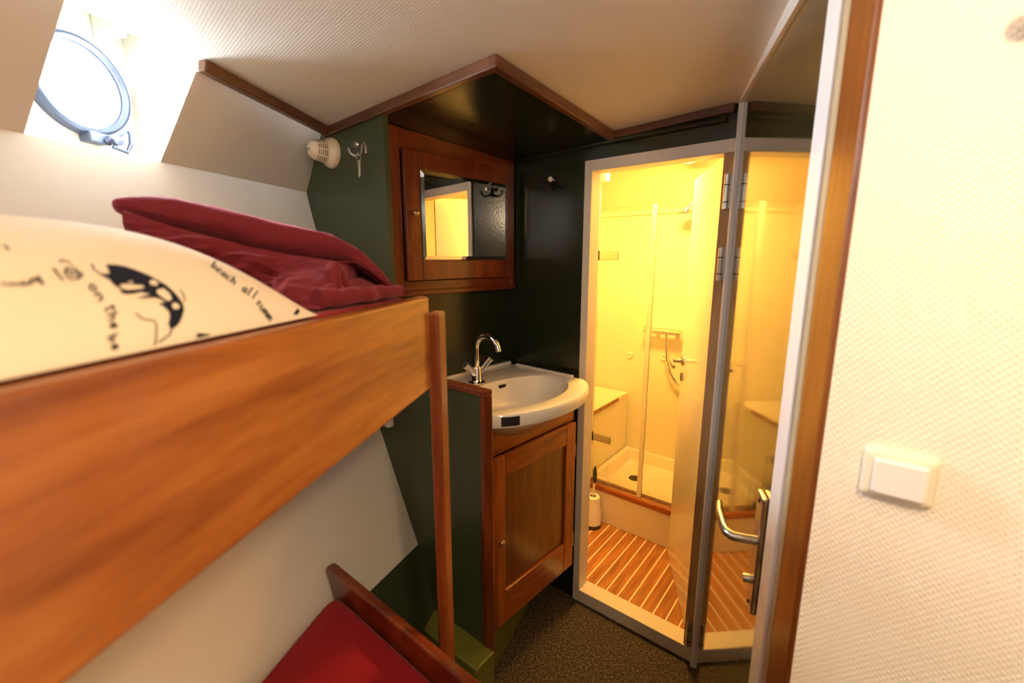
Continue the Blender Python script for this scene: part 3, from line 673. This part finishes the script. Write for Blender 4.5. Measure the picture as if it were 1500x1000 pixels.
mb.rings([ring(sc_(.30), .838), ring(sc_(.62), .850), ring(sc_(.86), .884), ring(sc_(1.02), .916), ring(outline, .924, -.03), ring(outline, .928, -.004), ring(outline, .934), ring(outline, ZR - .008), ring(outline, ZR - .001, -.004), ring(outline, ZR, -.010),
          ring(mix(.35), ZR - .001), ring(mix(.85), ZR - .002), ring(sc_(1.0), ZR - .006), ring(sc_(.965), ZR - .02), ring(sc_(.90), ZR - .045), ring(sc_(.76), ZR - .080), ring(sc_(.52), ZR - .108), ring(sc_(.22), ZR - .120), ring(sc_(.08), ZR - .122)], capa=True, capb=True)
part('basin', mb, CERAM, wb)
mb = MB(LF); mb.box(-.077, .4515, .317, .3335, ZR - .002, ZR + .010, .004); mb.box(.437, .4515, .0, .283, ZR - .002, ZR + .007, .003); part('back_lip', mb, CERAM, wb)
mb = MB(LF)
def rimpt(x, z, off=.0008):
    # point on the front rim face at x
    lo, hi = PI, 2 * PI
    best = min((abs(CX + math.cos(a) * outline(a) - x), a) for a in [PI + PI * k / 2000 for k in range(1, 2000)])[1]
    r_ = outline(best) + off; return Vector((CX + math.cos(best) * r_, CY + math.sin(best) * r_, z))
pa = [rimpt(x, .9345) for x in (-.032, -.021, -.010, .002, .014)]; pb = [rimpt(x, .9625) for x in (-.032, -.021, -.010, .002, .014)]
mb.rings([pa, pb], close=False); part('tape_patch', mb, BLACK, wb, 'black tape patch')
mb = MB(LF)
ay = CY + bowl(PI / 2) * .955
mb.box(.232, .266, ay - .010, ay + .002, .934, .946, .003); part('overflow_slot', mb, IRON, wb, 'dark overflow slot')
mb = MB(LF); mb.lathe([(.022, 0), (.022, .003), (.014, .004), (0, .003)], (CX, CY, ZR - .1218), (0, 0, 1), 24); part('drain', mb, CHROME, wb)

tp = thing('faucet', 'chrome mixer faucet with a curved spout on the basin deck', 'faucet', LF, (.15, .208, ZR))
mb = MB(LF); mb.lathe([(.030, 0), (.030, .004), (.022, .008), (.019, .014), (.018, .055), (.015, .06), (0, .06)], (.15, .208, ZR), (0, 0, 1), 28); part('body', mb, CHROME, tp)
mb = MB(LF); sp = [(.15, .208, ZR + .058), (.15, .208, ZR + .10), (.15, .208, ZR + .125)]
for k in range(1, 13):
    a = PI * k / 12 * .88; sp.append((.15, .208 - .054 * (1 - math.cos(a)), ZR + .125 + .050 * math.sin(a)))
sp.append((.15, sp[-1][1] - .004, sp[-1][2] - .016))
mb.tube(sp, .0105, 16); part('spout', mb, CHROME, tp)
for s_ in (-1, 1):
    mb = MB(LF); mb.tube([(.15 + s_ * .008, .206, ZR + .032), (.15 + s_ * .036, .204, ZR + .058), (.15 + s_ * .060, .202, ZR + .078)], [.011, .0115, .0125], 16); part('handle', mb, CHROME, tp)

# ------------------------------------------------------------------ vent, hooks
vt = thing('ventilator', 'cream round ventilator cowl on the green wall under the ceiling', 'ventilator', HK, (-.268, 0, 1.735))
mb = MB(HK); mb.lathe([(.046, 0), (.047, .006), (.044, .016), (.036, .024), (.034, .03)], (-.268, 0, 1.735), (0, -1, 0), 36); part('base_ring', mb, PLAST, vt)
mb = MB(HK); mb.lathe([(.034, .028), (.033, .045), (.029, .062), (.021, .074), (.012, .079), (0, .080)], (-.268, 0, 1.735), (0, -1, 0), 36); dm_ = part('cowl', mb, PLAST, vt)
sl = MB(HK)
for h_, r_ in ((.036, .0342), (.042, .0337), (.048, .0327), (.054, .0315), (.060, .0298)):
    for k in range(10):
        a0 = 2 * PI * k / 10 + .08; a1 = a0 + 2 * PI / 10 - .16; n = 4
        pa = [(-.268 + (r_ + .0004) * math.cos(a0 + (a1 - a0) * j / n), -h_, 1.735 + (r_ + .0004) * math.sin(a0 + (a1 - a0) * j / n)) for j in range(n + 1)]
        sl.rings([pa, [(p[0], p[1] - .0022, p[2]) for p in pa]], close=False)
part('grille_slots', sl, DARKG, dm_, 'dark slots of the cowl')
sl = MB(HK); sl.lathe([(.004, 0), (.003, .001), (0, .001)], (-.268, -.0798, 1.735), (0, -1, 0), 10); part('pin_hole', sl, DARKG, dm_)

def coat_hook(fr, x, z, m, name, label):
    h = thing(name, label, 'hook', fr, (x, 0, z))
    mb = MB(fr); mb.prism([(x - .008, 0, z - .004), (x + .008, 0, z - .004), (x + .009, 0, z + .020), (x + .004, 0, z + .030), (x - .004, 0, z + .030), (x - .009, 0, z + .020)], (0, -.004, 0), .0012); part('back_plate', mb, m, h)
    for s_ in (-1, 1):
        mb = MB(fr); mb.tube([(x, -.003, z + .002), (x + s_ * .006, -.014, z - .008), (x + s_ * .018, -.026, z - .010), (x + s_ * .030, -.030, z - .002), (x + s_ * .036, -.031, z + .012)], [.0048, .0045, .0042, .004, .0048], 12)
        part('prong', mb, m, h)
    mb = MB(fr); mb.lathe([(.0035, 0), (.0035, .016), (.008, .020), (.0095, .025), (.007, .030), (0, .031)], (x, -.003, z + .018), (0, -1, 0), 16); part('knob', mb, m, h)
coat_hook(HK, -.088, 1.712, STEEL, 'coat_hook', 'silver double coat hook on the green wall beside the ventilator')
kc = MB(HK); kc.lathe([(.009, -.0012), (.012, -.0012), (.012, .0012), (.009, .0012), (.009, -.0012)], (-.081, -.030, 1.694), (0, 1, .2), 20)
kc.prism([(-.089, -.030, 1.684), (-.075, -.030, 1.686), (-.077, -.031, 1.640), (-.085, -.031, 1.636)], (0, .003, 0), .001)
solo('hanging_clip', kc, STEEL, (-.1, -.03, 1.69), 'small silver clip hanging from the coat hook beside the ventilator', 'clip')
coat_hook(TF, -.582, 1.668, IRON, 'coat_hook', 'dark double coat hook on the washroom wall left of the opening')
for c_ in [o for o in bpy.data.objects if o.name.startswith('knob') and o.parent and o.parent.get('label', '').startswith('dark double')]:
    c_.data.materials[0] = CERAM; c_['label'] = 'white knob'

# ------------------------------------------------------------------ porthole
ph = thing('window_1', 'round porthole in the white recess, bright with daylight', 'porthole', HF, (PX, YB, PZ), None, 'structure')
mb = MB(HF); mb.lathe([(PR - .006, 0), (PR - .004, .018), (PR + .004, .024), (PR + .010, .022), (PR + .013, .012), (PR + .013, 0)], (PX, YB, PZ), (0, -1, 0), 64); part('ring', mb, GREYM, ph)
mb = MB(HF); mb.lathe([(PR - .012, 0.0), (PR - .010, .008), (PR - .004, .010), (PR - .002, .002)], (PX, YB, PZ), (0, -1, 0), 64); part('gasket', mb, plain('grey_rubber', '#8a94a4', .6), ph)
mb = MB(HF); mb.lathe([(PR + .004, 0), (0, 0)], (PX, YB + .012, PZ), (0, -1, 0), 64); part('glass', mb, GLASS, ph)
mb = MB(HF)
mb.box(PX - .015, PX + .035, YB - .034, YB - .0005, PZ - PR - .030, PZ - PR - .006, .003); lt_ = part('latch', mb, GREYM, ph)
mb = MB(HF); mb.tube([(PX + .018, YB - .036, PZ - PR - .024), (PX + .040, YB - .052, PZ - PR - .004), (PX + .062, YB - .050, PZ - PR + .014), (PX + .070, YB - .050, PZ - PR + .004), (PX + .066, YB - .052, PZ - PR - .02), (PX + .052, YB - .054, PZ - PR - .042), (PX + .026, YB - .044, PZ - PR - .034)], .005, 10); part('latch_lever', mb, GREYM, lt_)
mb = MB(HF); mb.lathe([(.012, 0), (.012, .014), (0, .016)], (PX + .036, YB - .040, PZ - PR - .018), (0, -1, 0), 16); part('latch_nut', mb, GREYM, lt_)

# ------------------------------------------------------------------ washroom
mb = MB(TF); mb.box(-.95, .45, .0621, .535, -.02, .03); struct('floor_washroom', mb, TEAK, 'teak plank floor with pale seams in the washroom', 'floor', (0.005, 0, 0))
mb = MB(TF)
mb.box(-1.02, -.80, .04, .52, .0, 1.95)                           # left side
mb.box(.45, .50, .04, 1.12, 0, 1.95)                              # right side
mb.box(-1.02, .5, 1.05, 1.12, 0, 1.68)                            # back
mb.prism([(-1.02, 1.05, 1.665), (.5, 1.05, 1.665), (.5, .86, 1.90), (-1.02, .86, 1.90)], (0, .05, .04))   # sloping back of the ship's side
mb.box(.027, .45, .04, .06, 0, 1.95)                              # front, right of the opening
mb.box(-.80, -.455, .0405, .06, 0, 1.9); mb.box(-.455, .027, .0405, .06, 1.737, 1.9)
mb.box(-1.02, -.955, .52, 1.05, 0, 1.95)
struct('wall_shower', mb, LAVW, 'white panelled walls of the washroom and shower', 'wall')
mb = MB(TF); mb.box(-1.02, .5, .04, 1.0, 1.90, 1.95); struct('ceiling_washroom', mb, LAVW, 'white washroom ceiling', 'ceiling')
mb = MB(TF); mb.box(-.955, .45, 1.038, 1.0495, 1.645, 1.668, .003); struct('trim_13', mb, LAVW, 'white coving strip along the top of the shower back wall', 'trim')
# step and tray
st = thing('shower_tray', 'white shower tray raised on a step behind the glass', 'shower tray', TF, (-.2, .8, .03))
mb = MB(TF); mb.box(-.70, .449, .521, .545, .0305, .205); part('step_panel', mb, LAVW, st)
mb = MB(TF); mb.box(-.70, .449, .510, .560, .2055, .236, .005); part('wooden_edge', mb, VANX, st, 'wooden edge of the step')
mb = MB(TF)
def rect(m_, z): return [(-.699 + m_, .561 + m_, z), (.449 - m_, .561 + m_, z), (.449 - m_, 1.049 - m_, z), (-.699 + m_, 1.049 - m_, z)]
mb.rings([rect(0, .10), rect(0, .245), rect(.03, .245), rect(.05, .19), rect(.07, .182)], capb=True, smooth=False); part('tray', mb, WGLOSS, st)
mb = MB(TF); mb.lathe([(.032, .0), (.032, .003), (.026, .004), (0, .003)], (-.535, .80, .182), (0, 0, 1), 24); part('drain', mb, IRON, st, 'dark drain')
# bench
bn = thing('shower_bench', 'white ledge with a wooden edge at the left of the shower', 'bench', TF, (-.82, .75, .03))
mb = MB(TF); mb.box(-.954, -.705, .53, 1.0375, .0305, .575); part('body', mb, LAVW, bn)
mb = MB(TF); mb.box(-.954, -.702, .53, 1.0375, .5755, .60, .002); part('top', mb, WGLOSS, bn)
mb = MB(TF); mb.box(-.7015, -.696, .53, .90, .577, .601, .002); part('edge_strip', mb, VANX, bn, 'wooden edge strip')
# glass
def gpane(xa, xb, label, hinged):
    g = thing('shower_door', label, 'shower door', TF, ((xa + xb) / 2, .53, .24))
    mb = MB(TF); mb.box(xa, xb, .527, .533, .237, 1.634, .001); part('pane', mb, SHOWERG, g)
    return g
g1 = gpane(-.664, -.412, 'left glass shower door panel hung on two small hinges', True)
g2 = gpane(-.388, .30, 'right glass shower panel behind the open washroom door leaf', False)
mb = MB(TF); mb.box(-.4115, -.3885, .525, .535, .237, 1.634, .002); part('edge_seal', mb, LAVW, g2)
for z in (1.416, .493):
    mb = MB(TF); mb.box(-.660, -.560, .518, .526, z - .020, z + .020, .004); h_ = part('hinge', mb, STEEL, g1)
    mb = MB(TF); mb.tube([(-.668, .520, z - .024), (-.668, .520, z + .024)], .008, 10); part('pivot', mb, IRON, h_)
    mb = MB(TF)
    for x in (-.625, -.585): mb.lathe([(.007, 0), (.006, .003), (0, .003)], (x, .518, z), (0, -1, 0), 12)
    part('screws', mb, BRASS, h_)
mb = MB(TF); mb.box(-.700, -.674, .50, .545, .24, 1.84, .002); struct('trim_14', mb, LAVW, 'white upright post carrying the glass shower door', 'post')
mb = MB(TF); mb.box(-.673, -.63, .505, .545, 1.755, 1.795, .004); solo('bracket', mb, LAVW, (-.65, .52, 1.755), 'small white bracket at the top of the shower door post', 'bracket')
# shower fittings
sm = thing('shower_mixer', 'chrome thermostatic shower mixer bar with a hose on the back wall', 'shower mixer', TF, (-.50, 1.05, 1.0))
mb = MB(TF); mb.tube([(-.60, 1.0, 1.003), (-.40, 1.0, 1.003)], .019, 18); part('bar', mb, CHROME, sm)
mb = MB(TF); mb.tube([(-.605, 1.0, 1.003), (-.565, 1.0, 1.003)], .022, 18); part('knob', mb, CHROME, sm)
for x in (-.535, -.43):
    mb = MB(TF); mb.tube([(x, 1.0, 1.003), (x, 1.049, 1.003)], .012, 12); part('stub', mb, CHROME, sm)
mb = MB(TF); mb.tube([(-.478, 1.0, .99), (-.476, 1.0, .93), (-.468, 1.004, .84), (-.44, 1.01, .76), (-.40, 1.02, .70), (-.36, 1.02, .72), (-.33, 1.02, .82)], .008, 10); part('hose', mb, CHROME, sm)
sh = thing('rain_shower', 'round shower head on a short arm high in the shower', 'shower head', TF, (-.40, .95, 1.62))
mb = MB(TF); mb.lathe([(0, .018), (.012, .016), (.045, .006), (.048, 0), (.046, -.004), (0, -.004)], (-.405, .95, 1.630), (-.15, 0, 1), 28); part('rose', mb, CHROME, sh)
mb = MB(TF); mb.tube([(-.40, .95, 1.645), (-.385, .955, 1.67), (-.36, .97, 1.68), (-.34, 1.049, 1.66)], .008, 10); part('arm', mb, CHROME, sh)
for x, z, w_ in ((-.706, .828, 'left'), (-.50, .843, 'right')):
    mb = MB(TF); mb.lathe([(.020, 0), (.020, .006), (.014, .010), (.010, .006), (0, .006)], (x, 1.0495, z), (0, -1, 0), 24); solo('wall_rosette', mb, LAVW, (x, 1.05, z), 'white round cover on the shower back wall, ' + ('behind the hinged glass door' if w_ == 'left' else 'under the mixer bar'), 'pipe cover')
# toilet brush
tb = thing('toilet_brush', 'toilet brush in a white holder on the teak floor by the step', 'toilet brush', TF, (-.615, .462, .03))
mb = MB(TF); mb.lathe([(.046, 0), (.047, .012), (.045, .020), (.046, .021)], (-.615, .462, .0303), (0, 0, 1), 28); part('base_ring', mb, DARKG, tb, 'dark base ring')
mb = MB(TF); mb.lathe([(.045, .020), (.043, .08), (.036, .13), (.034, .165), (.030, .168), (.014, .168)], (-.615, .462, .0303), (0, 0, 1), 28); part('holder', mb, CERAM, tb)
mb = MB(TF); mb.tube([(-.615, .462, .19), (-.612, .462, .26), (-.610, .462, .275)], [.006, .006, .006], 10); part('stem', mb, CERAM, tb)
mb = MB(TF); mb.lathe([(.006, 0), (.010, .02), (.012, .045), (.008, .075), (.003, .092), (0, .094)], (-.610, .462, .272), (0, 0, 1), 16); part('handle', mb, DARKG, tb, 'dark handle grip')
# lamp drum
ld = thing('lamp', 'small round ceiling lamp in the washroom above the shower', 'lamp', TF, (-.36, .80, 1.90))
mb = MB(TF); mb.lathe([(.045, 0), (.045, -.03), (.042, -.045)], (-.36, .80, 1.8995), (0, 0, 1), 28); part('housing', mb, LAVW, ld)
mb = MB(TF); mb.lathe([(.042, 0), (.03, -.006), (0, -.008)], (-.36, .80, 1.8545), (0, 0, 1), 28); part('diffuser', mb, lamp_glass('lamp_diffuser', (1, .62, .2, 1), 4), ld)

# open washroom door leaf
dl = thing('door_2', 'white washroom door leaf standing open inwards with a lever handle', 'door', DF, (.2, 0, .04), None, 'structure')
mb = MB(DF); mb.box(.0, .438, -.034, 0, .036, 1.712, .0015); part('leaf', mb, WGLOSS, dl)
mb = MB(DF); mb.box(-.0012, -.0001, -.0335, -.0005, .036, 1.712); eb = part('hinge_edge', mb, RAWW, dl, 'bare wooden edge of the leaf')
mb = MB(DF)
for z in (1.66, 1.39, .17): mb.box(-.0022, -.0013, -.028, -.006, z - .02, z + .02)
part('mortises', mb, IRON, eb)
for yy, sg in ((0.0, 1),):
    mb = MB(DF); mb.lathe([(.021, 0), (.021, .006), (.016, .009), (0, .009)], (.400, 0, .976), (0, 1, 0), 24); rs_ = part('handle_rose', mb, STEEL, dl)
    mb = MB(DF); mb.tube([(.400, .006, .976), (.400, .045, .976), (.392, .052, .976), (.36, .054, .974), (.30, .054, .970)], [.009, .009, .009, .0085, .007], 12); part('lever', mb, STEEL, rs_)
    mb = MB(DF); mb.lathe([(.019, 0), (.019, .005), (.015, .007), (0, .007)], (.400, 0, .905), (0, 1, 0), 22); es_ = part('key_rose', mb, STEEL, dl)
    mb = MB(DF); mb.box(.397, .403, .0068, .0085, .892, .918); part('keyhole', mb, IRON, es_)

# ------------------------------------------------------------------ light
W = bpy.data.worlds.new('World'); SC.world = W; W.use_nodes = True
bg = W.node_tree.nodes['Background']; bg.inputs[0].default_value = (.80, .90, 1.0, 1); bg.inputs[1].default_value = 14.0
def light(name, kind, M, energy, col, **k):
    d = bpy.data.lights.new(name, kind); d.energy = energy; d.color = col
    for a, v in k.items(): setattr(d, a, v)
    o = bpy.data.objects.new(name, d); COL.objects.link(o); o.matrix_world = M; return o
def aim(p, q): return Matrix.Translation(p) @ (Vector(q) - Vector(p)).to_track_quat('-Z', 'Y').to_matrix().to_4x4()
pc = HF.w(PX, YB + .06, PZ)
light('porthole_daylight', 'AREA', aim(pc, HF.w(PX, 0, PZ - .35)), 24, (.82, .91, 1.0), shape='DISK', size=.19)
light('cabin_lamp', 'POINT', Matrix.Translation((.30, -.20, 1.74)), 17, (1, .72, .44), shadow_soft_size=.05)
light('washroom_lamp', 'AREA', aim(TF.w(-.40, .48, 1.88), TF.w(-.40, .50, 0)), 26, (1, .525, .11), shape='DISK', size=.22)

# ------------------------------------------------------------------ camera
cd = bpy.data.cameras.new('Camera'); cam = bpy.data.objects.new('Camera', cd); COL.objects.link(cam)
cam.location = (0, 0, 1.4); cam.rotation_euler = (math.radians(90 - 10.6), 0, 0)
cd.sensor_width = 36; cd.lens = 645 / 1500 * 36; cd.clip_start = .01
cd.dof.use_dof = True; cd.dof.focus_distance = 1.7; cd.dof.aperture_fstop = 3.2
SC.camera = cam
SC.view_settings.view_transform = 'Standard'; SC.view_settings.look = 'None'; SC.view_settings.gamma = 1; SC.view_settings.use_curve_mapping = False
SC.view_settings.exposure = .3
SC.cycles.max_bounces = 10; SC.cycles.diffuse_bounces = 6; SC.cycles.transparent_max_bounces = 16
SC.cycles.use_denoising = True
